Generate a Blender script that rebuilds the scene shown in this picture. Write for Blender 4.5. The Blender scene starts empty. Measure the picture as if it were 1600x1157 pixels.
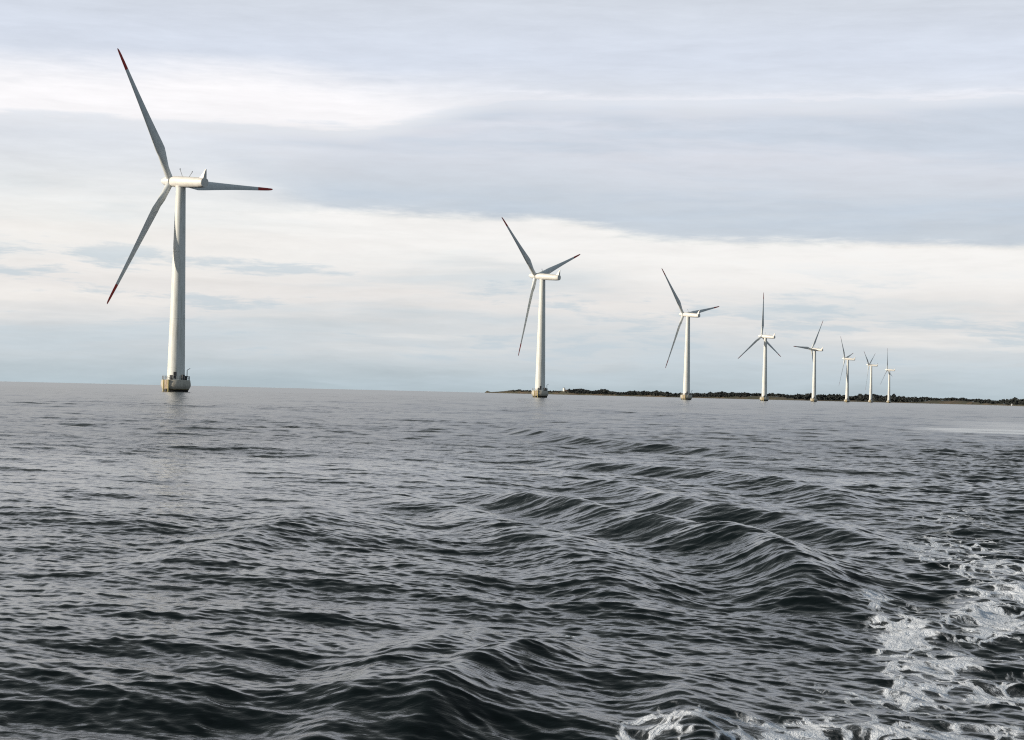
import bpy, bmesh, math, random
import numpy as np
from mathutils import Vector, Matrix

random.seed(7)
rng = np.random.default_rng(11)
R = math.radians
scene = bpy.context.scene
COL = scene.collection

# ---------------------------------------------------------------- camera
EYE = 1.9
FPX = 2700.0
cam_data = bpy.data.cameras.new('camera')
cam_data.sensor_width = 36.0
cam_data.lens = 36.0 * FPX / 1600.0
cam_data.clip_start = 0.1
cam_data.clip_end = 60000
cam = bpy.data.objects.new('camera', cam_data)
COL.objects.link(cam)
cam.matrix_world = (Matrix.Translation((0, 0, EYE)) @ Matrix.Rotation(R(90 + 0.762), 4, 'X')
                    @ Matrix.Rotation(R(1.33), 4, 'Z'))
scene.camera = cam

# ---------------------------------------------------------------- exposure
scene.view_settings.view_transform = 'Standard'
scene.view_settings.look = 'None'
scene.view_settings.exposure = 0.0
scene.view_settings.gamma = 1.0
scene.cycles.filter_width = 1.15
scene.cycles.use_denoising = False      # keep the fine ripples; a little grain remains

# ---------------------------------------------------------------- sun and sky
SUN_AZ = -103.0      # degrees clockwise from the view direction (+Y): low, from the left
SUN_EL = 15.0
SUN_STRENGTH = 4.6
sd = Vector((math.sin(R(SUN_AZ)) * math.cos(R(SUN_EL)), math.cos(R(SUN_AZ)) * math.cos(R(SUN_EL)), math.sin(R(SUN_EL))))
sun_data = bpy.data.lights.new('sun', 'SUN')
sun_data.energy = SUN_STRENGTH
sun_data.angle = R(0.5)
sun_data.color = (1.0, 0.90, 0.74)
sun = bpy.data.objects.new('sun', sun_data)
COL.objects.link(sun)
sun.rotation_euler = sd.to_track_quat('Z', 'Y').to_euler()
sun.location = (-60, -10, 40)


class Nodes:
    """small helper to write node maths as expressions"""
    def __init__(self, tree):
        self.t = tree

    def new(self, kind, **props):
        n = self.t.nodes.new(kind)
        for k, v in props.items():
            setattr(n, k, v)
        return n

    def put(self, sock, v):
        if isinstance(v, bpy.types.NodeSocket):
            self.t.links.new(v, sock)
        else:
            sock.default_value = v

    def m(self, op, a, b=None, c=None, clamp=False):
        n = self.new('ShaderNodeMath', operation=op, use_clamp=clamp)
        self.put(n.inputs[0], a)
        if b is not None:
            self.put(n.inputs[1], b)
        if c is not None:
            self.put(n.inputs[2], c)
        return n.outputs[0]

    def smooth(self, v, lo, hi, o0=0.0, o1=1.0):
        n = self.new('ShaderNodeMapRange', interpolation_type='SMOOTHSTEP')
        self.put(n.inputs[0], v)
        for i, x in enumerate((lo, hi, o0, o1)):
            self.put(n.inputs[i + 1], x)
        return n.outputs[0]

    def mix(self, f, a, b):
        n = self.new('ShaderNodeMix', data_type='RGBA')
        self.put(n.inputs[0], f)
        self.put(n.inputs[6], a)
        self.put(n.inputs[7], b)
        return n.outputs[2]

    def noise(self, vec, scale, detail=4, rough=0.55, dist=0.0):
        n = self.new('ShaderNodeTexNoise')
        if vec is not None:
            self.put(n.inputs['Vector'], vec)
        n.inputs['Scale'].default_value = scale
        n.inputs['Detail'].default_value = detail
        n.inputs['Roughness'].default_value = rough
        n.inputs['Distortion'].default_value = dist
        return n.outputs['Fac']

    def xyz(self, x, y, z):
        n = self.new('ShaderNodeCombineXYZ')
        for i, v in enumerate((x, y, z)):
            self.put(n.inputs[i], v)
        return n.outputs[0]

    def add(self, *vs):
        r = vs[0]
        for v in vs[1:]:
            r = self.m('ADD', r, v)
        return r

    def mul(self, *vs):
        r = vs[0]
        for v in vs[1:]:
            r = self.m('MULTIPLY', r, v)
        return r


def lin(r, g, b):
    f = lambda c: (c / 12.92 if c <= 0.04045 else ((c + 0.055) / 1.055) ** 2.4)
    return (f(r / 255), f(g / 255), f(b / 255), 1.0)


world = bpy.data.worlds.new('World')
scene.world = world
world.use_nodes = True
wt = world.node_tree
wt.nodes.clear()
W = Nodes(wt)
tc = W.new('ShaderNodeTexCoord')
sep = W.new('ShaderNodeSeparateXYZ')
wt.links.new(tc.outputs['Generated'], sep.inputs[0])
dx, dy, dz = sep.outputs
az = W.mul(W.m('ARCTAN2', dx, dy), 180 / math.pi)          # azimuth in degrees, 0 = +Y
el = W.mul(W.m('ARCSINE', dz), 180 / math.pi)              # elevation in degrees
# the cloud sheets lie flat and far: streaks long in azimuth, thin in elevation
wv = W.xyz(W.mul(az, 0.055), W.mul(el, 0.30), 3.1)
warp = W.m('SUBTRACT', W.noise(wv, 1.0, 5, 0.55), 0.5)
wv2 = W.xyz(W.mul(az, 0.16), W.add(W.mul(el, 1.1), W.mul(warp, 1.6)), 9.7)
fine = W.m('SUBTRACT', W.noise(wv2, 1.0, 6, 0.6), 0.5)
wv3 = W.xyz(W.mul(az, 0.07), W.add(W.mul(el, 0.75), W.mul(warp, 1.2)), 21.3)
mid = W.noise(wv3, 1.0, 5, 0.55)
wv4 = W.xyz(W.mul(az, 0.42), W.add(W.mul(el, 3.0), W.mul(warp, 3.0), W.mul(fine, 1.5)), 41.0)
wisp = W.m('SUBTRACT', W.noise(wv4, 1.0, 8, 0.66), 0.5)
# the broad grey cloud sheet
elw = W.add(el, W.mul(warp, 1.0), W.mul(fine, 0.55))

# base of the cloud deck by height above the sea
ramp = W.new('ShaderNodeValToRGB')
ramp.color_ramp.interpolation = 'EASE'
els = ramp.color_ramp.elements
stops = [(-2.0, (172, 187, 195)), (0.0, (178, 193, 201)), (1.4, (206, 213, 218)), (3.2, (232, 229, 227)), (5.0, (238, 238, 236)),
         (8.6, (229, 232, 238)), (11.0, (216, 223, 236)), (13.2, (210, 216, 226)), (15.8, (148, 153, 152)), (21.5, (105, 111, 112)), (36.0, (70, 78, 81)), (90.0, (56, 65, 70))]
while len(els) < len(stops):
    els.new(0.5)
for e_, (deg, c) in zip(els, stops):
    e_.position = (deg + 2.0) / 92.0
    e_.color = lin(*c)
wt.links.new(W.m('DIVIDE', W.add(elw, 2.0), 92.0), ramp.inputs[0])
col = ramp.outputs[0]

# pale blue gaps low down, cream veils
col = W.mix(W.mul(W.smooth(mid, 0.50, 0.68), W.smooth(el, 7.5, 4.5), 0.55), col, lin(196, 210, 219))
col = W.mix(W.mul(W.smooth(mid, 0.50, 0.34), W.smooth(el, 9.0, 5.0), W.smooth(el, 0.6, 2.2), 0.7), col, lin(243, 239, 235))
# low thin blue streaks
col = W.mix(W.mul(W.smooth(W.add(fine, W.mul(wisp, 0.5)), 0.03, 0.17), W.smooth(el, 5.4, 4.0), W.smooth(el, 0.2, 1.2), 0.75), col, lin(190, 203, 212))

lowedge = W.add(W.smooth(az, 0.8, 5.5, 5.66, 5.16), W.mul(az, -0.006), W.mul(warp, 1.1), W.mul(fine, 0.55), W.mul(wisp, 0.7))
upedge = W.add(W.smooth(az, -5.5, 0.5, 8.55, 9.75), W.mul(warp, 1.0), W.mul(fine, 0.6), W.mul(wisp, 0.6))
leftfade = W.smooth(W.add(az, W.mul(warp, 8.0)), -13.0, -5.0)
lowedge_l = lowedge
softlow = W.add(0.30, W.mul(W.m('SUBTRACT', 1.0, leftfade), 2.6))
sheet = W.mul(W.smooth(W.m('SUBTRACT', el, lowedge_l), -0.05, softlow), W.add(0.34, W.mul(leftfade, 0.66)), W.smooth(W.m('SUBTRACT', upedge, el), -0.08, 0.50),
              W.smooth(W.m('ABSOLUTE', az), 70, 30))
graycol = W.mix(W.smooth(W.m('SUBTRACT', el, lowedge_l), 0.2, 3.4), lin(199, 208, 218), lin(219, 222, 231))
graycol = W.mix(W.mul(W.smooth(mid, 0.42, 0.66), 0.6), graycol, lin(190, 203, 218))
col = W.mix(W.mul(sheet, 0.95), col, graycol)
# bright veil over its upper edge: a wide white bank at the left, a thin bright rim at the right
bank = W.mul(W.smooth(W.m('SUBTRACT', el, upedge), 0.0, 0.22), W.smooth(W.m('SUBTRACT', W.add(upedge, W.smooth(az, -10.0, 0.0, 1.7, 0.8), W.mul(warp, 1.6)), el), -0.5, 0.9),
             W.smooth(az, 2.0, -5.5), W.smooth(az, -60, -30))
col = W.mix(bank, col, lin(250, 248, 250))
rim = W.mul(W.smooth(W.m('SUBTRACT', el, W.add(upedge, 0.02)), 0.0, 0.10), W.smooth(W.m('SUBTRACT', W.add(upedge, 0.42), el), 0.0, 0.40),
            W.smooth(az, -3.0, 1.0), W.smooth(az, 60, 30), W.smooth(mid, 0.35, 0.6, 0.35, 1.0))
col = W.mix(W.mul(rim, 0.75), col, lin(240, 240, 246))
# bright opening under the sheet
opening = W.mul(W.smooth(W.m('SUBTRACT', lowedge_l, el), -0.02, 0.12), W.smooth(W.m('SUBTRACT', el, W.add(lowedge, -1.9)), -0.6, 1.2), W.smooth(az, -12, -5))
col = W.mix(W.mul(opening, 0.8, W.smooth(mid, 0.75, 0.45, 0.45, 1.0)), col, lin(246, 244, 242))
# fine streak texture everywhere
bright = W.add(1.0, W.mul(fine, 0.20), W.mul(wisp, 0.20))
vm = W.new('ShaderNodeVectorMath', operation='SCALE')
wt.links.new(col, vm.inputs[0])
wt.links.new(bright, vm.inputs['Scale'])
col = vm.outputs[0]
# darker unseen sky added behind and right of the boat to deepen shaded sides
side = W.m('SUBTRACT', az, SUN_AZ)
away = W.mul(W.smooth(W.m('COSINE', W.mul(side, math.pi / 180)), -0.15, -0.75), W.smooth(W.m('ABSOLUTE', az), 22, 50))
behind = W.mul(W.smooth(W.m('ABSOLUTE', az), 60, 125), W.smooth(W.m('COSINE', W.mul(side, math.pi / 180)), 0.85, 0.3))
dark = W.m('MAXIMUM', away, behind)
col = W.mix(W.mul(dark, 0.90), col, lin(147, 161, 172))

sky = W.new('ShaderNodeTexSky', sky_type='NISHITA')
sky.sun_disc = False
sky.sun_elevation = R(SUN_EL)
sky.sun_rotation = R(SUN_AZ)
bg_sky = W.new('ShaderNodeBackground')
wt.links.new(sky.outputs[0], bg_sky.inputs[0])
bg_sky.inputs[1].default_value = 0.06
bg_cloud = W.new('ShaderNodeBackground')
wt.links.new(col, bg_cloud.inputs[0])
bg_cloud.inputs[1].default_value = 1.06
mixs = W.new('ShaderNodeMixShader')
mixs.inputs[0].default_value = 0.93
wt.links.new(bg_sky.outputs[0], mixs.inputs[1])
wt.links.new(bg_cloud.outputs[0], mixs.inputs[2])
wo = W.new('ShaderNodeOutputWorld')
wt.links.new(mixs.outputs[0], wo.inputs[0])


# ---------------------------------------------------------------- object helpers
def tag(o, label=None, cat=None, group=None, kind=None):
    for k, v in (('label', label), ('category', cat), ('group', group), ('kind', kind)):
        if v:
            o[k] = v
    return o


def mesh_obj(name, verts, faces, mat=None, parent=None, smooth=True):
    me = bpy.data.meshes.new(name)
    me.from_pydata([tuple(v) for v in verts], [], [tuple(f) for f in faces])
    if smooth:
        me.polygons.foreach_set('use_smooth', [True] * len(me.polygons))
    me.update()
    if mat:
        me.materials.append(mat)
    o = bpy.data.objects.new(name, me)
    COL.objects.link(o)
    if parent:
        o.parent = parent
    return o


class MB:
    """collects shapes for one mesh"""
    def __init__(self):
        self.v, self.f = [], []

    def lathe(self, prof, n=32, M=None, cap0=True, cap1=True):
        b = len(self.v)
        for r, z in prof:
            for i in range(n):
                a = 2 * math.pi * i / n
                p = Vector((r * math.cos(a), r * math.sin(a), z))
                self.v.append(M @ p if M else p)
        for j in range(len(prof) - 1):
            for i in range(n):
                self.f.append((b + j * n + i, b + j * n + (i + 1) % n, b + (j + 1) * n + (i + 1) % n, b + (j + 1) * n + i))
        if cap0:
            self.f.append([b + i for i in reversed(range(n))])
        if cap1:
            self.f.append([b + (len(prof) - 1) * n + i for i in range(n)])

    def tube(self, p, q, r, n=8, r2=None):
        p, q = Vector(p), Vector(q)
        d = q - p
        M = Matrix.Translation(p) @ d.to_track_quat('Z', 'Y').to_matrix().to_4x4()
        self.lathe([(r, 0), (r if r2 is None else r2, d.length)], n, M)

    def box(self, c, s, M=None):
        b = len(self.v)
        for i in (-1, 1):
            for j in (-1, 1):
                for k in (-1, 1):
                    p = Vector((c[0] + i * s[0] / 2, c[1] + j * s[1] / 2, c[2] + k * s[2] / 2))
                    self.v.append(M @ p if M else p)
        for f in ((0, 1, 3, 2), (4, 6, 7, 5), (0, 4, 5, 1), (2, 3, 7, 6), (0, 2, 6, 4), (1, 5, 7, 3)):
            self.f.append([b + i for i in f])

    def loft(self, rings, cap=True):
        n = len(rings[0])
        b = len(self.v)
        for rg in rings:
            self.v += [Vector(p) for p in rg]
        for j in range(len(rings) - 1):
            for i in range(n):
                self.f.append((b + j * n + i, b + j * n + (i + 1) % n, b + (j + 1) * n + (i + 1) % n, b + (j + 1) * n + i))
        if cap:
            self.f.append([b + i for i in reversed(range(n))])
            self.f.append([b + (len(rings) - 1) * n + i for i in range(n)])

    def build(self, name, mat, parent=None, smooth=True, angle=35):
        o = mesh_obj(name, self.v, self.f, mat, parent, smooth)
        if smooth:
            bm = bmesh.new()
            bm.from_mesh(o.data)
            for e in bm.edges:
                if len(e.link_faces) == 2 and e.calc_face_angle(0) > R(angle):
                    e.smooth = False
            bm.to_mesh(o.data)
            bm.free()
        return o


def principled(name):
    m = bpy.data.materials.new(name)
    m.use_nodes = True
    t = m.node_tree
    b = next(n for n in t.nodes if n.type == 'BSDF_PRINCIPLED')
    return m, Nodes(t), b


def paint(name, c1, c2, rough=0.45, scale=1.5, streak=True):
    m, N, b = principled(name)
    g = N.new('ShaderNodeTexCoord').outputs['Object']
    mp = N.new('ShaderNodeMapping')
    N.t.links.new(g, mp.inputs[0])
    mp.inputs['Scale'].default_value = (1, 1, 0.12 if streak else 1)
    f = N.noise(mp.outputs[0], scale, 6, 0.6)
    N.put(b.inputs['Base Color'], N.mix(N.smooth(f, 0.42, 0.72), (*c1, 1), (*c2, 1)))
    b.inputs['Roughness'].default_value = rough
    return m


M_TOWER = paint('tower_paint', (0.80, 0.80, 0.77), (0.60, 0.60, 0.55), 0.5)
M_BLADE = paint('blade_gelcoat', (0.72, 0.74, 0.74), (0.60, 0.62, 0.62), 0.4, 0.8, False)
M_NAC = paint('nacelle_paint', (0.80, 0.77, 0.73), (0.70, 0.67, 0.62), 0.45, 0.6, False)
M_SPIN = paint('spinner_paint', (0.82, 0.82, 0.80), (0.76, 0.76, 0.73), 0.4, 0.8, False)
M_RED = paint('red_tip_paint', (0.52, 0.035, 0.025), (0.36, 0.03, 0.022), 0.45, 1.2, False)
M_YEL = paint('yellow_paint', (0.78, 0.66, 0.30), (0.64, 0.48, 0.18), 0.5, 2.0, False)
M_TAN = paint('tan_panel', (0.74, 0.58, 0.40), (0.58, 0.42, 0.25), 0.6, 1.5, False)
M_STEEL = paint('galvanised_steel', (0.30, 0.31, 0.32), (0.20, 0.20, 0.21), 0.5, 3.0, False)
M_DARK = paint('dark_paint', (0.05, 0.05, 0.055), (0.035, 0.035, 0.04), 0.5, 2.0, False)


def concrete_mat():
    m, N, b = principled('concrete_with_dark_band')
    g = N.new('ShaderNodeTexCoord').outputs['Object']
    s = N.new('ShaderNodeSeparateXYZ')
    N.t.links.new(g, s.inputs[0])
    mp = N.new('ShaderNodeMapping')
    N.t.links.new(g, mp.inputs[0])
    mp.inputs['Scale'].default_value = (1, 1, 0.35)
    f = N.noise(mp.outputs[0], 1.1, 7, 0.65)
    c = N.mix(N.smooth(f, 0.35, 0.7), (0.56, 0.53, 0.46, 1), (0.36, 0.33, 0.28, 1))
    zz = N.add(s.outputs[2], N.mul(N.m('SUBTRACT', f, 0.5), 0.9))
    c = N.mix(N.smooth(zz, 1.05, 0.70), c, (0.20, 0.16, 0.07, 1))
    c = N.mix(N.smooth(zz, 0.78, 0.55), c, (0.012, 0.012, 0.010, 1))  # concrete turns brown, then near black, towards the waterline
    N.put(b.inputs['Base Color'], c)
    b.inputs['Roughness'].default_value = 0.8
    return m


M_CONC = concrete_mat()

# ---------------------------------------------------------------- wind turbines
HUB = 60.0
RAD = 41.0
BOAT_ANG = math.atan2(-0.88, -0.48)       # side of the foundation that carries the boat landing
ROT_OFF = 4.4                             # rotor plane ahead of the tower axis
HUB_R = 1.35


def airfoil(n, thick):
    pts = []
    for i in range(n):
        u = 2 * math.pi * i / n
        x = 0.5 * (1 + math.cos(u))
        yt = 5 * thick * (0.2969 * math.sqrt(x) - 0.126 * x - 0.3516 * x * x + 0.2843 * x ** 3 - 0.1036 * x ** 4)
        pts.append((x - 0.3, yt if u < math.pi else -yt * 0.75))
    return pts


def blade_sections():
    """blade along +Z, wind from +Y (the hub nose), leading edge towards -X, trailing edge towards +X"""
    st = [(0.0, 0.95, 1.0, 0), (1.6, 0.95, 1.0, 0), (3.2, 1.05, 0.9, 2), (5.0, 1.7, .62, 9), (7.2, 2.55, .36, 12), (9.0, 2.95, .28, 11.5),
          (11.5, 2.75, .24, 9.5), (15, 2.40, .21, 7), (19, 2.02, .19, 5), (23, 1.70, .18, 3.5), (27, 1.42, .17, 2.2), (31, 1.18, .16, 1.2), (33.6, 1.04, .16, .8),
          (36, .90, .15, .4), (38, .76, .15, 0), (39.2, .58, .15, 0), (39.75, .34, .15, 0), (39.95, .12, .15, 0)]
    rings = []
    n = 28
    for z, ch, th, tw in st:
        rg = []
        for i, (x, y) in enumerate(airfoil(n, min(th, .9))):
            u = 2 * math.pi * i / n
            cx, cy = math.cos(u) * ch, math.sin(u) * ch
            ax, ay = x * ch, y * ch
            k = 0.0 if z < 1.7 else min(1.0, (z - 1.6) / 5.6)
            k = k * k * (3 - 2 * k)
            if k < 1:
                ax, ay = cx * (1 - k) + ax * k, cy * (1 - k) + ay * k
            a = R(tw + 4)
            # leading edge turns up wind (+Y)
            X = ax * math.cos(a) - ay * math.sin(a)
            Y = -ax * math.sin(a) - ay * math.cos(a)
            rg.append((X, Y + 0.00045 * z * z, HUB_R - 0.35 + z))
        rings.append(rg)
    return st, rings


def hub_frame(theta_world):
    """local frame of the nacelle: +Y along the shaft to the hub nose"""
    return Matrix.Rotation(theta_world, 4, 'Z')


def make_turbine_proto():
    root = bpy.data.objects.new('wind_turbine', None)
    COL.objects.link(root)
    root.empty_display_size = 5
    # foundation: concrete ice cone
    b = MB()
    prof = [(3.3, -4.0), (3.45, 0.0), (3.62, 0.55), (4.05, 1.25), (4.22, 1.75), (4.2, 2.3), (4.08, 3.05), (4.02, 3.36), (3.92, 3.42)]
    b.lathe(prof, 56)
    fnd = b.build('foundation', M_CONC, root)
    # boat landing: two fender tubes with ladder
    er = Vector((math.cos(BOAT_ANG), math.sin(BOAT_ANG), 0))
    et = Vector((-er.y, er.x, 0))
    b = MB()
    Mx = Matrix(((er.x, et.x, 0, 0), (er.y, et.y, 0, 0), (0, 0, 1, 0), (0, 0, 0, 1)))
    b.box((4.14, 0, 2.15), (0.30, 1.8, 2.55), Mx)
    b.build('landing_panel', M_TAN, fnd, smooth=False)
    for s in (-1, 1):
        b = MB()
        b.tube(er * 4.36 + et * s * 0.9 + Vector((0, 0, -1.5)), er * 4.36 + et * s * 0.9 + Vector((0, 0, 3.45)), 0.15, 12)
        b.tube(er * 3.9 + et * s * 0.9 + Vector((0, 0, 3.2)), er * 4.36 + et * s * 0.9 + Vector((0, 0, 3.2)), 0.10, 8)
        b.build('boat_fender', M_YEL, fnd, angle=30)
    b = MB()
    for s in (-1, 1):
        b.tube(er * 4.5 + et * s * 0.28 + Vector((0, 0, -1.0)), er * 4.5 + et * s * 0.28 + Vector((0, 0, 4.4)), 0.05, 6)
    for k in range(15):
        z = -0.6 + k * 0.33
        b.tube(er * 4.5 + et * -0.28 + Vector((0, 0, z)), er * 4.5 + et * 0.28 + Vector((0, 0, z)), 0.03, 5)
    b.build('ladder', M_STEEL, fnd)
    # railing round the platform
    b = MB()
    n = 28
    for i in range(n):
        a = 2 * math.pi * i / n
        p = Vector((3.85 * math.cos(a), 3.85 * math.sin(a), 3.40))
        b.tube(p, p + Vector((0, 0, 1.1)), 0.045, 6)
        a2 = 2 * math.pi * (i + 1) / n
        q = Vector((3.85 * math.cos(a2), 3.85 * math.sin(a2), 3.40))
        if abs(((a + a2) / 2 - BOAT_ANG + math.pi) % (2 * math.pi) - math.pi) > 0.113:
            for z in (0.55, 1.1):
                b.tube(p + Vector((0, 0, z)), q + Vector((0, 0, z)), 0.04, 6)
    b.build('railing', M_STEEL, fnd)
    # small davit crane
    a = R(-16)
    p = Vector((3.45 * math.cos(a), 3.45 * math.sin(a), 3.41))
    b = MB()
    b.tube(p, p + Vector((0, 0, 2.9)), 0.13, 10, 0.10)
    b.tube(p + Vector((0, 0, 2.85)), p + Vector((0.9, -0.3, 3.35)), 0.08, 8)
    b.box((p.x, p.y, p.z + 1.0), (0.36, 0.36, 0.4))
    b.build('davit_crane', M_DARK, fnd)
    # switchgear boxes on the deck
    for aa, w, h in ((-105, 0.75, 1.35), (-38, 0.9, 1.5), (-18, 0.6, 1.2)):
        b = MB()
        b.box((3.05, 0, 3.42 + h / 2), (0.45, w, h), Matrix.Rotation(R(aa), 4, 'Z'))
        b.build('deck_cabinet', M_DARK, fnd, smooth=False)

    # tower
    b = MB()
    z0, z1 = 3.42, HUB - 1.45
    r0, r1 = 2.50, 1.36
    prof = []
    seams = (6.9, 21, 40)
    K = 40
    for k in range(K + 1):
        z = z0 + (z1 - z0) * k / K
        prof.append((r0 + (r1 - r0) * ((z - z0) / (z1 - z0)) ** 1.05, z))
    b.lathe(prof, 64)
    b.lathe([(r0 + 0.12, z0), (r0 + 0.12, z0 + 0.28), (r0 + 0.02, z0 + 0.34)], 64)
    for s in seams:
        rr = r0 + (r1 - r0) * ((s - z0) / (z1 - z0)) ** 1.05
        b.lathe([(rr - 0.02, s - 0.09), (rr + 0.03, s - 0.07), (rr + 0.03, s + 0.07), (rr - 0.02, s + 0.09)], 64)
    tower = b.build('tower', M_TOWER, root)
    # door with a small stair, turned to the boat landing
    Mq = Matrix.Rotation(R(-86), 4, 'Z')
    b = MB()
    b.box((2.50, 0, 3.9 + 0.85), (0.16, 0.85, 1.9), Mq)
    b.build('door', M_DARK, tower, smooth=False)

    # nacelle (local +Y = towards the hub nose), origin on the tower axis at hub height
    nac = None
    rings = []
    n = 32
    for y, rx, rz, zc in ((3.75, 1.05, 1.10, 0.0), (3.6, 1.30, 1.36, 0.0), (2.6, 1.52, 1.56, 0.0), (0.5, 1.58, 1.60, 0.0), (-4.0, 1.56, 1.56, 0.02),
                          (-8.2, 1.50, 1.44, 0.06), (-9.6, 1.44, 1.34, 0.10), (-10.05, 1.36, 1.24, 0.12)):
        rg = []
        for i in range(n):
            a = 2 * math.pi * i / n
            c, s = math.cos(a), math.sin(a)
            e = 2 / 2.5
            rg.append((rx * math.copysign(abs(c) ** e, c), y, zc + rz * math.copysign(abs(s) ** e, s)))
        rings.append(rg)
    b = MB()
    b.loft(rings)
    # yaw collar
    b.lathe([(1.46, -1.62), (1.46, -1.2)], 40)
    nac = b.build('nacelle', M_NAC, root)
    nac.location = (0, 0, HUB)
    # rear cooler fin: a wedge rising at the rear end
    b = MB()
    def fin_ring(z, y0, y1, t):
        return [(-t, y0, z), (-t, y1, z), (t, y1, z), (t, y0, z)]
    b.loft([fin_ring(1.2, -8.1, -9.95, 0.66), fin_ring(2.0, -8.8, -10.0, 0.52), fin_ring(3.1, -9.5, -10.1, 0.32), fin_ring(3.9, -9.9, -10.2, 0.12)])
    b.build('rear_fin', M_NAC, nac, angle=20)
    # mast pair with wind sensors, splayed
    for yy, dyy, hh in ((-0.4, 1.25, 2.0), (-3.3, -1.1, 1.35)):
        b = MB()
        p, q = Vector((0, yy, 1.55)), Vector((0, yy + dyy, 1.55 + hh))
        b.tube(p, q, 0.075, 8)
        b.tube(q - Vector((0, 0, 0.05)), q + Vector((0, 0, 0.30)), 0.16, 8, 0.10)
        b.build('wind_sensor', M_STEEL, nac)
    # hub and spinner
    b = MB()
    Mh = Matrix.Rotation(R(-90), 4, 'X')          # lathe axis onto +Y
    b.lathe([(1.30, 3.78), (1.52, 3.95), (1.55, 4.6), (1.50, 5.3), (1.36, 6.1), (1.15, 6.9), (0.82, 7.7), (0.45, 8.25), (0.12, 8.48)], 36, Mh)
    hub = b.build('hub_spinner', M_SPIN, root)
    hub.location = (0, 0, HUB)
    # blades
    st, rings = blade_sections()
    cut = 12                                      # red paint from this station out
    blades = []
    for k in range(3):
        if k == 0:
            b = MB()
            b.loft(rings[:cut + 1])
            bl = b.build('blade', M_BLADE, root, angle=60)
            b = MB()
            b.loft(rings[cut:])
            tip = b.build('blade_tip', M_RED, bl, angle=60)
        else:
            bl = blades[0].copy()
            COL.objects.link(bl)
            bl.parent = root
            tp = tip.copy()
            COL.objects.link(tp)
            tp.parent = bl
        blades.append(bl)
    return root


def pose(root, yaw, phi):
    """yaw: heading of the nose about Z; phi: clockwise blade angle as seen from behind"""
    Y = Matrix.Rotation(yaw, 4, 'Z')
    T = Matrix.Translation((0, 0, HUB))
    tilt = Matrix.Rotation(R(5.0), 4, 'X')
    k = 0
    for ch in root.children:
        nm = ch.name.split('.')[0]
        if nm in ('nacelle', 'hub_spinner'):
            ch.matrix_local = T @ Y @ tilt
        elif nm == 'blade':
            ch.matrix_local = T @ Y @ tilt @ Matrix.Translation((0, ROT_OFF, 0)) @ Matrix.Rotation(R(phi + 120 * k), 4, 'Y')
            k += 1


def copy_tree(o, parent=None):
    c = o.copy()
    COL.objects.link(c)
    c.parent = parent
    for ch in o.children:
        copy_tree(ch, c)
    return c


# (azimuth tangent X/Y, depth Y, angle between shaft and line of sight, blade angle, label)
FARM = [
    (-0.1943, 493, 41.0, -33.0, 'largest, nearest white turbine, alone at the left, with red blade tips'),
    (0.0165, 857, 54.5, -50.0, 'second largest white turbine, in front of the low grassy point left of the lighthouse'),
    (0.1012, 1220, 50.0, -41.0, 'third largest white turbine, standing between the lighthouse and the straight-up-bladed turbine'),
    (0.1463, 1610, 56.0, -3.5, 'white turbine with one blade straight up, the larger of two posed that way'),
    (0.1750, 1986, 61.0, 32.5, 'white turbine with one blade pointing left and another up to the right'),
    (0.1942, 2398, 73.0, -43.0, 'small white turbine next right of the one with a left-pointing blade'),
    (0.2079, 2776, 75.0, -59.0, 'small white turbine with its two upper blades spread in a narrow V'),
    (0.2184, 3156, 73.0, -13.5, 'smallest, farthest white turbine, beside the lone tall tree, one blade nearly upright'),
]
proto = make_turbine_proto()
for i, (tx, Yd, th, phi, label) in enumerate(FARM):
    t = proto if i == 0 else copy_tree(proto)
    t.location = (tx * Yd, Yd, 0)
    va = math.atan(tx)
    # nose heading: turned th degrees to the left of the line of sight
    pose(t, R(th) - va, phi)
    tag(t, label, 'wind turbine', 'row of offshore wind turbines')

# ---------------------------------------------------------------- sea
def tile(N, lam0, lam1, slope, wind, power, L):
    """periodic patch of random waves between two wavelengths, scaled to an rms slope"""
    k1 = np.fft.fftfreq(N, L / N) * 2 * np.pi
    KX, KY = np.meshgrid(k1, k1, indexing='ij')
    K = np.hypot(KX, KY)
    K[0, 0] = 1
    ka, kb = 2 * np.pi / lam1, 2 * np.pi / lam0
    band = np.exp(-np.maximum(0, np.log(ka / K)) ** 2 / 0.04) * np.exp(-np.maximum(0, np.log(K / kb)) ** 2 / 0.04)
    cosd = np.abs((KX * math.cos(wind) + KY * math.sin(wind)) / K)
    amp = K ** -2.0 * band * (0.12 + cosd ** power)
    ph = rng.normal(size=(N, N)) + 1j * rng.normal(size=(N, N))
    H = amp * ph
    H[0, 0] = 0
    h = np.fft.ifft2(H)
    sc = slope / math.sqrt(np.mean(np.fft.ifft2(1j * KX * H).real ** 2 + np.fft.ifft2(1j * KY * H).real ** 2))
    return (h.real * sc, np.fft.ifft2(1j * KX / K * H).real * sc, np.fft.ifft2(1j * KY / K * H).real * sc)


def sample(tl, L, x, y):
    N = tl[0].shape[0]
    u = (x / L * N) % N
    v = (y / L * N) % N
    i0 = np.floor(u).astype(np.int64) % N
    j0 = np.floor(v).astype(np.int64) % N
    fu, fv = u - np.floor(u), v - np.floor(v)
    i1, j1 = (i0 + 1) % N, (j0 + 1) % N
    out = []
    for a in tl:
        out.append((a[i0, j0] * (1 - fu) + a[i1, j0] * fu) * (1 - fv) + (a[i0, j1] * (1 - fu) + a[i1, j1] * fu) * fv)
    return out


# crest lines of the boat's wake in plan, metres (from the boat outwards): points, half width, height
def sstep(a, b, x):
    t = np.clip((x - a) / (b - a), 0, 1)
    return t * t * (3 - 2 * t)


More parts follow.
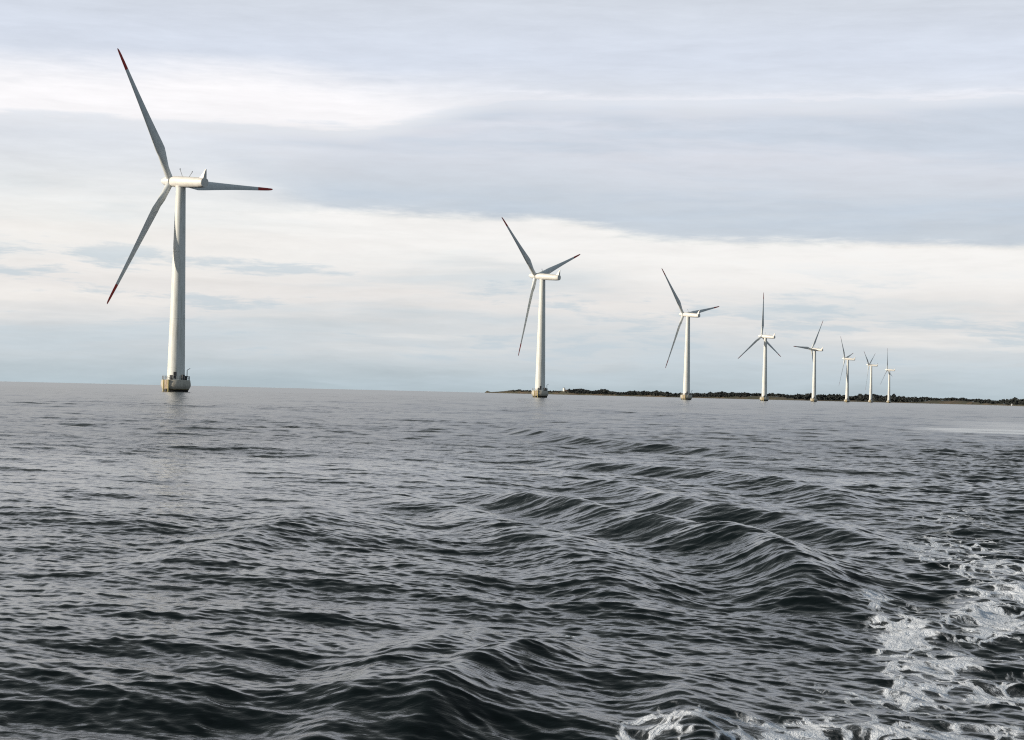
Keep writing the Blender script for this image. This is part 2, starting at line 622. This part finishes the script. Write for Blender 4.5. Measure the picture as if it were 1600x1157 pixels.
CRESTS = [
    # points (x, y), width, height
    ([(3.35, 14.9), (3.07, 15.9), (2.95, 17.6), (2.71, 20.6), (2.15, 23.5), (1.2, 27.5), (-0.2, 31.0), (-1.3, 34.0)], 0.66, 0.25),
    ([(5.1, 21.8), (4.65, 24.5), (4.0, 27.5), (3.15, 30.5), (2.3, 33.6), (1.5, 36.6), (0.8, 39.5)], 0.76, 0.185),
    ([(6.6, 30.5), (6.0, 36.0), (5.0, 40.5), (2.5, 44.5), (1.2, 49.0), (0.0, 52.0)], 0.88, 0.19),
    ([(8.6, 52.0), (7.0, 56.0), (4.0, 64.0), (2.5, 70.0), (0.8, 82.0), (-0.8, 94.0)], 1.05, 0.21),
    ([(-1.25, 8.6), (-1.12, 9.5), (-0.82, 11.5), (-0.42, 13.0), (-0.05, 14.3)], 0.40, 0.11),
    ([(-0.75, 9.0), (-0.54, 10.3), (-0.2, 11.7), (0.10, 12.5), (0.52, 13.9)], 0.38, 0.12),
    ([(-3.6, 17.5), (-3.4, 20.0), (-2.9, 23.0), (-2.0, 27.0)], 0.9, 0.10),
    ([(1.0, 9.3), (0.9, 10.4), (1.0, 11.5)], 0.30, 0.07),
]


def crest_height(x, y):
    z = np.zeros_like(x)
    for pts, w, A in CRESTS:
        P = np.array(pts)
        seg = np.linalg.norm(np.diff(P, axis=0), axis=1)
        tot = seg.sum()
        best = np.full(x.shape, 1e9)
        sd_ = np.zeros_like(x)
        tt = np.zeros_like(x)
        acc = 0.0
        for a, b_, l in zip(P[:-1], P[1:], seg):
            d = (b_ - a) / l
            u = np.clip(((x - a[0]) * d[0] + (y - a[1]) * d[1]) / l, 0, 1)
            px, py = a[0] + d[0] * l * u, a[1] + d[1] * l * u
            dd = np.hypot(x - px, y - py)
            side = np.sign((x - a[0]) * d[1] - (y - a[1]) * d[0])     # + = right of travel
            m = dd < best
            best[m] = dd[m]
            sd_[m] = (side * dd)[m]
            tt[m] = (acc + u[m] * l) / tot
            acc += l
        env = sstep(-0.02, 0.16, tt) * sstep(1.02, 0.7, tt)
        s = np.where(sd_ < 0, sd_ * 1.45, sd_) / w
        prof = np.exp(-1.2 * (np.sqrt(s * s + 0.12) - 0.346)) * np.exp(-0.35 * s * s)
        prof = prof - 0.36 * np.exp(-((s + 1.9) / 1.0) ** 2) - 0.14 * np.exp(-((s - 2.0) / 1.1) ** 2)
        if w < 0.7 and A > 0.2:          # the next, lower swell outside it
            prof = prof + 0.40 * np.exp(-((s + 4.4) / 1.05) ** 2) - 0.25 * np.exp(-((s + 6.4) / 1.2) ** 2)
        z += A * env * prof
    return z


# foam patches in plan: centre x, y, half sizes (across, along), strength
FOAM = [
    (3.25, 14.2, 0.28, 1.3, 1.0), (3.2, 12.6, 0.45, 0.9, 0.9), (3.45, 16.0, 0.2, 0.6, 0.6),
    (4.3, 15.2, 0.55, 1.2, 0.95), (5.0, 16.6, 0.6, 1.5, 0.95), (4.6, 13.0, 0.9, 1.2, 0.8),
    (3.4, 11.4, 1.2, 0.55, 0.85), (2.6, 11.2, 0.7, 0.5, 0.75), (2.3, 10.0, 0.9, 0.5, 0.76), (1.5, 9.6, 0.5, 0.30, 0.72), (1.0, 9.9, 0.35, 0.4, 0.85),
    (3.4, 9.6, 1.0, 0.6, 0.7), (1.9, 9.0, 0.9, 0.4, 0.66), (1.0, 8.8, 0.5, 0.3, 0.5),
    (5.6, 19.5, 0.8, 2.0, 0.7), (6.0, 23.5, 0.9, 2.5, 0.5), (5.2, 21.0, 0.5, 1.5, 0.45), (7.5, 20.0, 1.6, 6.0, 0.75), (7.4, 29.0, 1.2, 4.0, 0.32),
    (0.50, 13.8, 0.10, 0.16, 0.55), (0.34, 13.6, 0.06, 0.12, 0.45), (3.33, 15.0, 0.12, 0.2, 0.6),
]


def build_sea():
    # polar sheet centred under the boat: fine near it and ahead, coarser far out and behind
    ang = [0.0]
    while ang[-1] < 180:
        a = ang[-1]
        st = 0.042 if a < 20.5 else min(4.0, 0.042 * (1.16 ** ((a - 20.5) * 1.6)))
        ang.append(min(180.0, a + st))
    ang = np.array(ang)
    th = np.concatenate([-ang[:0:-1], ang])[:-1] if ang[-1] == 180 else None
    th = np.radians(th)
    rad = [1.0]
    while rad[-1] < 14000:
        r = rad[-1]
        st = 0.25 if r < 7.5 else (max(0.013, 0.0014 * r) if r < 40 else 0.0017 * r if r < 70 else 0.0025 * r if r < 200 else 0.0045 * r if r < 700 else 0.03 * r if r < 3000 else 0.12 * r)
        rad.append(r + st)
    rad = np.array(rad)
    nr, nt = len(rad), len(th)
    RR, TT = np.meshgrid(rad, th, indexing='ij')
    x0 = (RR * np.sin(TT)).ravel()
    y0 = (RR * np.cos(TT)).ravel()
    rr = RR.ravel()
    drad = np.gradient(rad)
    spacing = np.maximum(np.repeat(drad, nt), 0.0)
    dth = np.gradient(th)
    spacing = np.maximum(spacing, np.tile(np.abs(dth), nr) * rr)

    # calm slick left by the boat far astern at the right, choppier water in the wake
    wake_x = x0 - 0.262 * y0
    slick = np.minimum(1.0, 1.25 * np.exp(-(((x0 - 37) / 9.5) ** 2) ** 2 - (((y0 - 121) / 13) ** 2) ** 2))
    gsl = sample(tile(256, 2.5, 12, 1.0, 1.4, 2.0, 120), 120, x0, y0)[0]
    slick = np.clip(slick * (0.93 + 0.16 * gsl / gsl.std()), 0, 0.97)
    slick = np.maximum(slick, 0.75 * np.exp(-((wake_x - 4) / 9) ** 2) * sstep(95, 125, y0) * sstep(260, 140, y0))
    choppy = np.exp(-((wake_x - 1.0) / (1.2 + 0.05 * y0)) ** 2) * sstep(110, 60, y0) * sstep(9, 13, y0)

    dx_ = np.zeros_like(x0)
    dy_ = np.zeros_like(x0)
    dz_ = np.zeros_like(x0)
    lost = np.zeros_like(x0) + 0.00025
    bands = [  # lam0, lam1, slope, direction, spread power, N
        (6.0, 20.0, 0.020, R(75), 2.0, 512),
        (2.0, 6.0, 0.034, R(80), 3.0, 640),
        (0.70, 2.0, 0.055, R(84), 3.0, 768),
        (0.24, 0.70, 0.070, R(96), 2.4, 768),
        (0.085, 0.24, 0.100, R(88), 1.8, 768),
    ]
    # gust patches
    gust_t = tile(256, 18, 70, 1.0, 0.3, 0.0, 600)
    g = sample(gust_t, 600, x0, y0)[0]
    g = g / gust_t[0].std()
    gust_s = tile(512, 3, 14, 1.0, 1.2, 1.0, 160)
    g = g + 0.5 * sample(gust_s, 160, x0, y0)[0] / gust_s[0].std()
    gust = np.clip(1.0 + 0.12 * g, 0.6, 1.4)
    ch_t = tile(640, 0.22, 1.3, 0.18, R(20), 0.3, 22)
    for i, (l0, l1, sl, wd, pw, N) in enumerate(bands):
        L = 16 * l1
        tl = tile(N, l0, l1, sl, wd, pw, L)
        rot = 0.17 * i + 0.1
        xr = x0 * math.cos(rot) - y0 * math.sin(rot) + 31.7 * i
        yr = x0 * math.sin(rot) + y0 * math.cos(rot) + 17.3 * i
        h, cx, cy = sample(tl, L, xr, yr)
        # back to world axes
        wx = cx * math.cos(rot) + cy * math.sin(rot)
        wy = -cx * math.sin(rot) + cy * math.cos(rot)
        lm = math.sqrt(l0 * l1)
        keep = sstep(1.25, 0.45, spacing / lm)
        amp = keep * (gust if i > 0 else 1.0) * (1 - slick * (0.93 if i > 0 else 0.5))
        dz_ += h * amp
        dx_ += 0.55 * wx * amp
        dy_ += 0.55 * wy * amp
        lost += (1 - keep ** 2) * sl ** 2 * (gust * (1 - slick * 0.93)) ** 2
    h, cx, cy = sample(ch_t, 22, x0, y0)
    kp = sstep(0.62, 0.30, spacing / 0.75) * choppy * 0.8
    dz_ += h * kp
    dx_ += 0.7 * cx * kp
    dy_ += 0.7 * cy * kp
    near = rr < 120
    # wake crests, wandering a little
    wob = sample(tile(256, 2.5, 9, 1.0, 0.8, 0.0, 90), 90, x0[near], y0[near])
    s1 = 0.30 / max(1e-6, np.std(wob[0]))
    wz = crest_height(x0[near] + wob[0] * s1 * 0.30, y0[near] + wob[1] / max(1e-6, np.std(wob[1])) * 0.3)
    dz_[near] += wz

    # foam density
    foam = np.zeros_like(x0)
    nf = rr < 60
    xf, yf = x0[nf], y0[nf]
    fd = np.zeros_like(xf)
    for fx, fy, sx, sy, s in FOAM:
        k = fx / fy                               # patches lie along the track of the boat
        u = (xf - fx - k * (yf - fy)) / sx
        v = (yf - fy) / sy
        fd = np.maximum(fd, s * np.exp(-(u * u + v * v)))
    foam[nf] = fd
    # foam is lumpy
    lump = sample(tile(512, 0.12, 0.45, 0.25, 0.4, 0.0, 8), 8, x0[nf], y0[nf])[0]
    dz_[nf] += lump * np.clip(fd, 0, 1) * 0.3

    fade = sstep(14000, 5000, rr)
    X = x0 + dx_ * fade
    Y = y0 + dy_ * fade
    Z = dz_ * fade
    co = np.stack([X, Y, Z], 1).astype(np.float32)
    i = np.arange(nr - 1)[:, None] * nt
    j = np.arange(nt)[None, :]
    j1 = (j + 1) % nt
    quads = np.stack([i + j, i + nt + j, i + nt + j1, i + j1], -1).reshape(-1, 4).astype(np.int32)
    cap = np.arange(nt)[::-1].astype(np.int32)
    cap = np.arange(nt).astype(np.int32)
    me = bpy.data.meshes.new('sea')
    me.vertices.add(len(co))
    me.vertices.foreach_set('co', co.ravel())
    nq = len(quads)
    me.loops.add(nq * 4 + nt)
    me.loops.foreach_set('vertex_index', np.concatenate([quads.ravel()[:], cap]))
    me.polygons.add(nq + 1)
    me.polygons.foreach_set('loop_start', np.concatenate([np.arange(nq) * 4, [nq * 4]]).astype(np.int32))
    me.polygons.foreach_set('use_smooth', np.ones(nq + 1, bool))
    me.update(calc_edges=True)
    me.validate()
    # normals must look up
    if me.polygons[nq // 2].normal.z < 0:
        me.flip_normals()
    at = me.attributes.new('foam', 'FLOAT', 'POINT')
    at.data.foreach_set('value', foam.astype(np.float32))
    at = me.attributes.new('unresolved_slope', 'FLOAT', 'POINT')
    at.data.foreach_set('value', np.sqrt(lost).astype(np.float32))
    o = bpy.data.objects.new('sea', me)
    COL.objects.link(o)
    o['kind'] = 'structure'
    return o


def sea_mat():
    m, N, b = principled('sea_water')
    t = m.node_tree
    out = next(n for n in t.nodes if n.type == 'OUTPUT_MATERIAL')
    at = N.new('ShaderNodeAttribute', attribute_name='unresolved_slope')
    # ripples finer than the mesh are roughness of the surface: alpha = rms slope
    rough = N.m('MINIMUM', N.m('SQRT', N.mul(at.outputs['Fac'], 0.55)), 0.20)
    N.put(b.inputs['Roughness'], rough)
    b.inputs['Base Color'].default_value = (0.0022, 0.0046, 0.0050, 1)
    b.inputs['IOR'].default_value = 1.333
    g = N.new('ShaderNodeTexCoord').outputs['Object']
    mp = N.new('ShaderNodeMapping')
    t.links.new(g, mp.inputs[0])
    mp.inputs['Scale'].default_value = (0.55, 1, 1)
    f1 = N.noise(mp.outputs[0], 13.0, 4, 0.55)
    bump = N.new('ShaderNodeBump')
    bump.inputs['Strength'].default_value = 0.5
    bump.inputs['Distance'].default_value = 0.011
    N.put(bump.inputs['Height'], N.mul(f1, N.smooth(at.outputs['Fac'], 0.11, 0.04)))
    t.links.new(bump.outputs[0], b.inputs['Normal'])
    # foam
    fa = N.new('ShaderNodeAttribute', attribute_name='foam').outputs['Fac']
    sp = N.new('ShaderNodeSeparateXYZ')
    t.links.new(g, sp.inputs[0])
    flat = N.xyz(N.mul(sp.outputs[0], 1.0), N.mul(sp.outputs[1], 0.55), 0.0)
    w1 = N.new('ShaderNodeTexNoise')
    t.links.new(flat, w1.inputs[0])
    w1.inputs['Scale'].default_value = 3.0
    w1.inputs['Detail'].default_value = 4
    vadd = N.new('ShaderNodeVectorMath', operation='MULTIPLY_ADD')
    t.links.new(w1.outputs['Color'], vadd.inputs[0])
    vadd.inputs[1].default_value = (0.5, 0.5, 0)
    t.links.new(flat, vadd.inputs[2])
    vor = N.new('ShaderNodeTexVoronoi', feature='DISTANCE_TO_EDGE')
    t.links.new(vadd.outputs[0], vor.inputs['Vector'])
    vor.inputs['Scale'].default_value = 4.6
    lace = N.smooth(vor.outputs['Distance'], 0.20, 0.0)
    patch = N.noise(vadd.outputs[0], 2.6, 6, 0.62)
    grain = N.noise(vadd.outputs[0], 22.0, 5, 0.7)
    v = N.add(N.mul(fa, 0.95), N.mul(lace, 0.5), N.mul(N.m('SUBTRACT', patch, 0.5), 2.3), N.mul(N.m('SUBTRACT', grain, 0.5), 1.1))
    mask = N.mul(N.add(N.mul(N.smooth(v, 0.60, 0.72), 0.28), N.mul(N.smooth(v, 0.70, 0.90), 0.72)), N.smooth(fa, 0.10, 0.35))
    veil = N.mul(N.smooth(v, 0.30, 0.8), N.smooth(fa, 0.10, 0.5), 0.10)
    mask = N.m('MAXIMUM', mask, veil)
    fb = N.new('ShaderNodeBsdfPrincipled')
    N.put(fb.inputs['Base Color'], N.mix(grain, (0.68, 0.74, 0.86, 1), (0.86, 0.90, 0.97, 1)))
    fb.inputs['Roughness'].default_value = 0.7
    b2 = N.new('ShaderNodeBump')
    b2.inputs['Strength'].default_value = 0.8
    b2.inputs['Distance'].default_value = 0.03
    N.put(b2.inputs['Height'], N.add(v, grain))
    t.links.new(b2.outputs[0], fb.inputs['Normal'])
    mx = N.new('ShaderNodeMixShader')
    N.put(mx.inputs[0], mask)
    t.links.new(b.outputs[0], mx.inputs[1])
    t.links.new(fb.outputs[0], mx.inputs[2])
    t.links.new(mx.outputs[0], out.inputs[0])
    return m


sea = build_sea()
sea.data.materials.append(sea_mat())

# ---------------------------------------------------------------- far shore
# along the coast: azimuth tangent, depth, land height without trees, tree height (0 = open ground)
COAST = [
    (-0.0158, 7500, 3.0, 0), (-0.0140, 7400, 9.5, 0), (-0.0120, 7300, 4.0, 0), (-0.0050, 7100, 8.5, 0), (0.0037, 6900, 15.0, 3), (0.0089, 6800, 12.0, 3.5), (0.0200, 6600, 12.0, 3.5),
    (0.0262, 6500, 13.0, 2), (0.0303, 6400, 15.0, 0), (0.0330, 6300, 12.0, 7), (0.0420, 6200, 10.0, 11), (0.0460, 6100, 8.0, 7), (0.0515, 6000, 8.0, 11), (0.0560, 5900, 7.0, 9),
    (0.0611, 5700, 6.0, 6), (0.0700, 5600, 7.0, 8), (0.0811, 5400, 7.0, 10), (0.0870, 5200, 6.0, 9), (0.0893, 5000, 4.0, 8), (0.0970, 4900, 4.0, 9), (0.1045, 4750, 4.0, 7),
    (0.1120, 4600, 4.5, 9), (0.1266, 4400, 8.0, 8), (0.1370, 4300, 8.5, 6), (0.1500, 4200, 9, 6), (0.1580, 4100, 7.0, 6), (0.1711, 4000, 4.0, 9), (0.1815, 3950, 4.0, 10),
    (0.1900, 3900, 4.0, 9), (0.2025, 3800, 4.0, 10), (0.2130, 3700, 3.5, 11), (0.2200, 3650, 3.5, 9), (0.2270, 3600, 3.5, 9), (0.2322, 3550, 4.0, 7), (0.2440, 3450, 6.5, 5),
    (0.2590, 3300, 7.0, 5), (0.2720, 3100, 5.0, 5), (0.2790, 2900, 3.0, 5), (0.2845, 2650, 3.0, 6), (0.2965, 2350, 3.0, 7), (0.3150, 2150, 3.0, 7), (0.3500, 2000, 4.0, 7), (0.42, 1900, 4.0, 7),
    (0.55, 1800, 5.0, 6), (0.75, 1700, 5.0, 6)]
CA = np.array(COAST)


def coast_at(s):
    return [np.interp(s, CA[:, 0], CA[:, k]) for k in (1, 2, 3)]


def land_point(s, back):
    """plan position at azimuth tangent s, 'back' metres behind the waterline, and ground height"""
    d, h, tr = coast_at(s)
    x, y = s * d, d
    y2 = y + back
    x2 = s * y2 + 0.0 * back
    rise = np.clip(back / 60.0, 0, 1) ** 0.6
    fall = np.clip((700 - back) / 300.0, 0, 1)
    return x2, y2, h * rise * fall, tr


def build_land():
    n = 900
    ss = np.concatenate([np.linspace(CA[0, 0], 0.32, n), np.linspace(0.325, 0.75, 60)])
    backs = [-12, 0, 6, 14, 26, 40, 60, 90, 140, 220, 330, 450, 560, 700, 720]
    nz = np.cumsum(rng.normal(size=len(ss))) * 0.15
    nz -= np.convolve(nz, np.ones(41) / 41, 'same')
    verts, faces = [], []
    taper = np.clip((ss - CA[0, 0]) / 0.0012, 0.05, 1)
    for jb, bk in enumerate(backs):
        for i, s in enumerate(ss):
            x, y, h, tr = land_point(s, bk if bk > 0 else 0)
            z = h * taper[i] + (nz[i] * min(1, max(0, bk) / 60))
            if bk <= 0:
                y += bk
                x += s * bk
                z = -0.6 if bk < 0 else 0.25
            elif bk == 6:
                z = 0.9 * taper[i]
            if bk == 720:
                z = -1
            verts.append((x, y, max(z, -1)))
    m = len(ss)
    for j in range(len(backs) - 1):
        for i in range(m - 1):
            faces.append((j * m + i, j * m + i + 1, (j + 1) * m + i + 1, (j + 1) * m + i))
    mt, N, b = principled('coast_ground')
    g = N.new('ShaderNodeTexCoord').outputs['Object']
    s = N.new('ShaderNodeSeparateXYZ')
    mt.node_tree.links.new(g, s.inputs[0])
    f = N.noise(g, 0.012, 5, 0.6)
    f2 = N.noise(g, 0.05, 4, 0.6)
    c = N.mix(N.smooth(f, 0.40, 0.60), (0.050, 0.048, 0.032, 1), (0.105, 0.076, 0.050, 1))
    c = N.mix(N.smooth(f2, 0.48, 0.64), c, (0.045, 0.050, 0.028, 1))
    c = N.mix(N.smooth(s.outputs[2], 1.0, 0.4), c, (0.13, 0.12, 0.105, 1))
    N.put(b.inputs['Base Color'], c)
    b.inputs['Roughness'].default_value = 0.9
    o = mesh_obj('coast_land', verts, faces, mt)
    o['kind'] = 'structure'
    return o


def foliage_mat():
    m, N, b = principled('far_foliage')
    g = N.new('ShaderNodeTexCoord').outputs['Object']
    f = N.noise(g, 0.06, 4, 0.6)
    f2 = N.noise(g, 0.5, 3, 0.6)
    c = N.mix(N.smooth(f, 0.35, 0.65), (0.019, 0.025, 0.027, 1), (0.027, 0.033, 0.031, 1))
    c = N.mix(N.mul(N.smooth(f2, 0.45, 0.7), 0.5), c, (0.048, 0.046, 0.038, 1))
    N.put(b.inputs['Base Color'], c)
    b.inputs['Roughness'].default_value = 0.9
    return m


M_FOL = foliage_mat()
M_BARK = paint('bark', (0.06, 0.045, 0.03), (0.04, 0.03, 0.02), 0.9, 0.5)


def crown_geo(V, F, cx, cy, cz, rx, rz, n=34):
    """ragged crown: leaf-clump quads scattered through an uneven ellipsoid"""
    for _ in range(n):
        u, v = random.uniform(-1, 1), random.uniform(0, 2 * math.pi)
        q = math.sqrt(1 - u * u)
        k = random.uniform(0.45, 1.0) ** 0.6
        c = Vector((cx + rx * k * q * math.cos(v), cy + rx * k * q * math.sin(v), cz + rz * k * u))
        s = random.uniform(0.28, 0.5) * rx
        a = Vector((random.uniform(-1, 1), random.uniform(-1, 1), random.uniform(-1, 1))).normalized()
        t = a.orthogonal().normalized()
        w = a.cross(t)
        b0 = len(V)
        for (p, q2) in ((-1, -0.7), (0.8, -1), (1, 0.6), (-0.6, 1)):
            V.append(c + t * s * p * random.uniform(.7, 1.2) + w * s * q2 * random.uniform(.7, 1.2))
        F.append((b0, b0 + 1, b0 + 2, b0 + 3))


def build_wood():
    V, F = [], []
    s = CA[0, 0] + 0.004
    while s < 0.50:
        d, h, tr = coast_at(s)
        step = 2.3 / d * (1.0 if s < 0.31 else 2.2)
        s += step * random.uniform(0.5, 1.5)
        if tr < 1.0:
            continue
        clump = 0.5 + 0.5 * math.sin(s * 610) * math.sin(s * 237 + 1.3)
        for layer in range(2 if tr > 4 else 1):
            bk = random.uniform(14, 60) if layer == 0 else random.uniform(70, 130)
            if 4.9 < tr < 6.1 and s < 0.27:
                bk = random.uniform(60, 150)
            x, y, z, _ = land_point(s, bk)
            H = tr * random.uniform(0.8, 1.15) * (0.92 + 0.36 * clump)
            if layer == 0:
                H *= 0.8
            r = max(H, 5.0) * random.uniform(0.45, 0.62)
            crown_geo(V, F, x, y, z + H * 0.52, r, H * 0.50, 30)
    o = mesh_obj('wood', V, F, M_FOL, smooth=False)
    tag(o, 'dark wood along the low far shore behind the turbines', 'wood', kind='stuff')
    return o


def make_tree(s, bk, H, label):
    x, y, z, _ = land_point(s, bk)
    root = bpy.data.objects.new('tree', None)
    COL.objects.link(root)
    root.location = (x, y, z)
    b = MB()
    b.lathe([(H * 0.035, -0.5), (H * 0.028, H * 0.3), (H * 0.012, H * 0.75)], 8)
    for k in range(5):
        a = k * 2.4
        b.tube((0, 0, H * (0.3 + 0.08 * k)), (H * .2 * math.cos(a), H * .2 * math.sin(a), H * (0.48 + .08 * k)), H * .012, 5)
    b.build('trunk', M_BARK, root)
    V, F = [], []
    crown_geo(V, F, 0, 0, H * 0.62, H * 0.27, H * 0.38, 150)
    crown_geo(V, F, H * .1, 0, H * 0.45, H * 0.25, H * 0.22, 70)
    mesh_obj('crown', V, F, M_FOL, root, smooth=False)
    tag(root, label, 'tree')
    return root


build_land()
build_wood()
make_tree(0.2212, 60, 15.0, 'lone tall dark tree above the shore wood, just right of the farthest turbine')
make_tree(0.0334, 40, 13.0, 'dark tree on the low point, just right of the small white lighthouse')


def build_lighthouse():
    s = 0.0304
    x, y, z, _ = land_point(s, 50)
    root = bpy.data.objects.new('lighthouse', None)
    COL.objects.link(root)
    root.location = (x, y, z - 0.3)
    root.rotation_euler = (0, 0, R(-42))
    mw = paint('white_wall', (0.8, 0.79, 0.76), (0.7, 0.69, 0.65), 0.7, 0.3)
    b = MB()
    b.box((0, 0, 5.2), (7.0, 7.0, 10.4))
    b.build('tower', mw, root, smooth=False)
    b = MB()
    b.lathe([(3.4, 10.4), (3.4, 10.8)], 16)
    b.lathe([(2.0, 10.8), (2.0, 12.6)], 16)
    b.build('lantern', mw, root)
    b = MB()
    b.lathe([(2.3, 12.6), (0.2, 14.4)], 16)
    b.build('lantern_roof', M_DARK, root)
    tag(root, 'small square white lighthouse on the low grassy point behind the second turbine', 'lighthouse')
    # keeper's house beside it
    h = bpy.data.objects.new('keeper_house', None)
    COL.objects.link(h)
    h.location = (x + 9.5, y - 6, z - 0.6)
    mb = paint('brown_wall', (0.33, 0.24, 0.17), (0.27, 0.19, 0.13), 0.8, 0.3)
    b = MB()
    b.box((0, 0, 1.7), (11, 7, 3.4))
    b.build('wall', mb, h, smooth=False)
    b = MB()
    b.loft([[(-5.8, -3.9, 3.4), (-5.8, 3.9, 3.4), (-5.8, 0, 6.2)], [(5.8, -3.9, 3.4), (5.8, 3.9, 3.4), (5.8, 0, 6.2)]])
    mr = paint('tile_roof', (0.20, 0.10, 0.07), (0.14, 0.08, 0.06), 0.8, 0.5)
    b.build('roof', mr, h, smooth=False)
    tag(h, 'low brown house with a tiled roof beside the white lighthouse', 'house')
    return root


build_lighthouse()


def build_boathouse():
    s = (1583.5 - 800) / 2700 - 0.0005
    x, y, z, _ = land_point(s, 4)
    h = bpy.data.objects.new('boathouse', None)
    COL.objects.link(h)
    h.location = (x, y, 0.2)
    mw = paint('weathered_white_boards', (0.62, 0.62, 0.62), (0.5, 0.5, 0.5), 0.7, 0.5)
    b = MB()
    b.box((0, 0, 1.0), (1.8, 3.0, 2.0))
    b.build('wall', mw, h, smooth=False)
    b = MB()
    b.loft([[(-1.1, -1.7, 2.0), (1.1, -1.7, 2.0), (0, -1.7, 3.0)], [(-1.1, 1.7, 2.0), (1.1, 1.7, 2.0), (0, 1.7, 3.0)]])
    b.build('roof', mw, h, smooth=False)
    tag(h, 'tiny whitish hut at the waterline of the far shore near the right edge', 'hut')


build_boathouse()
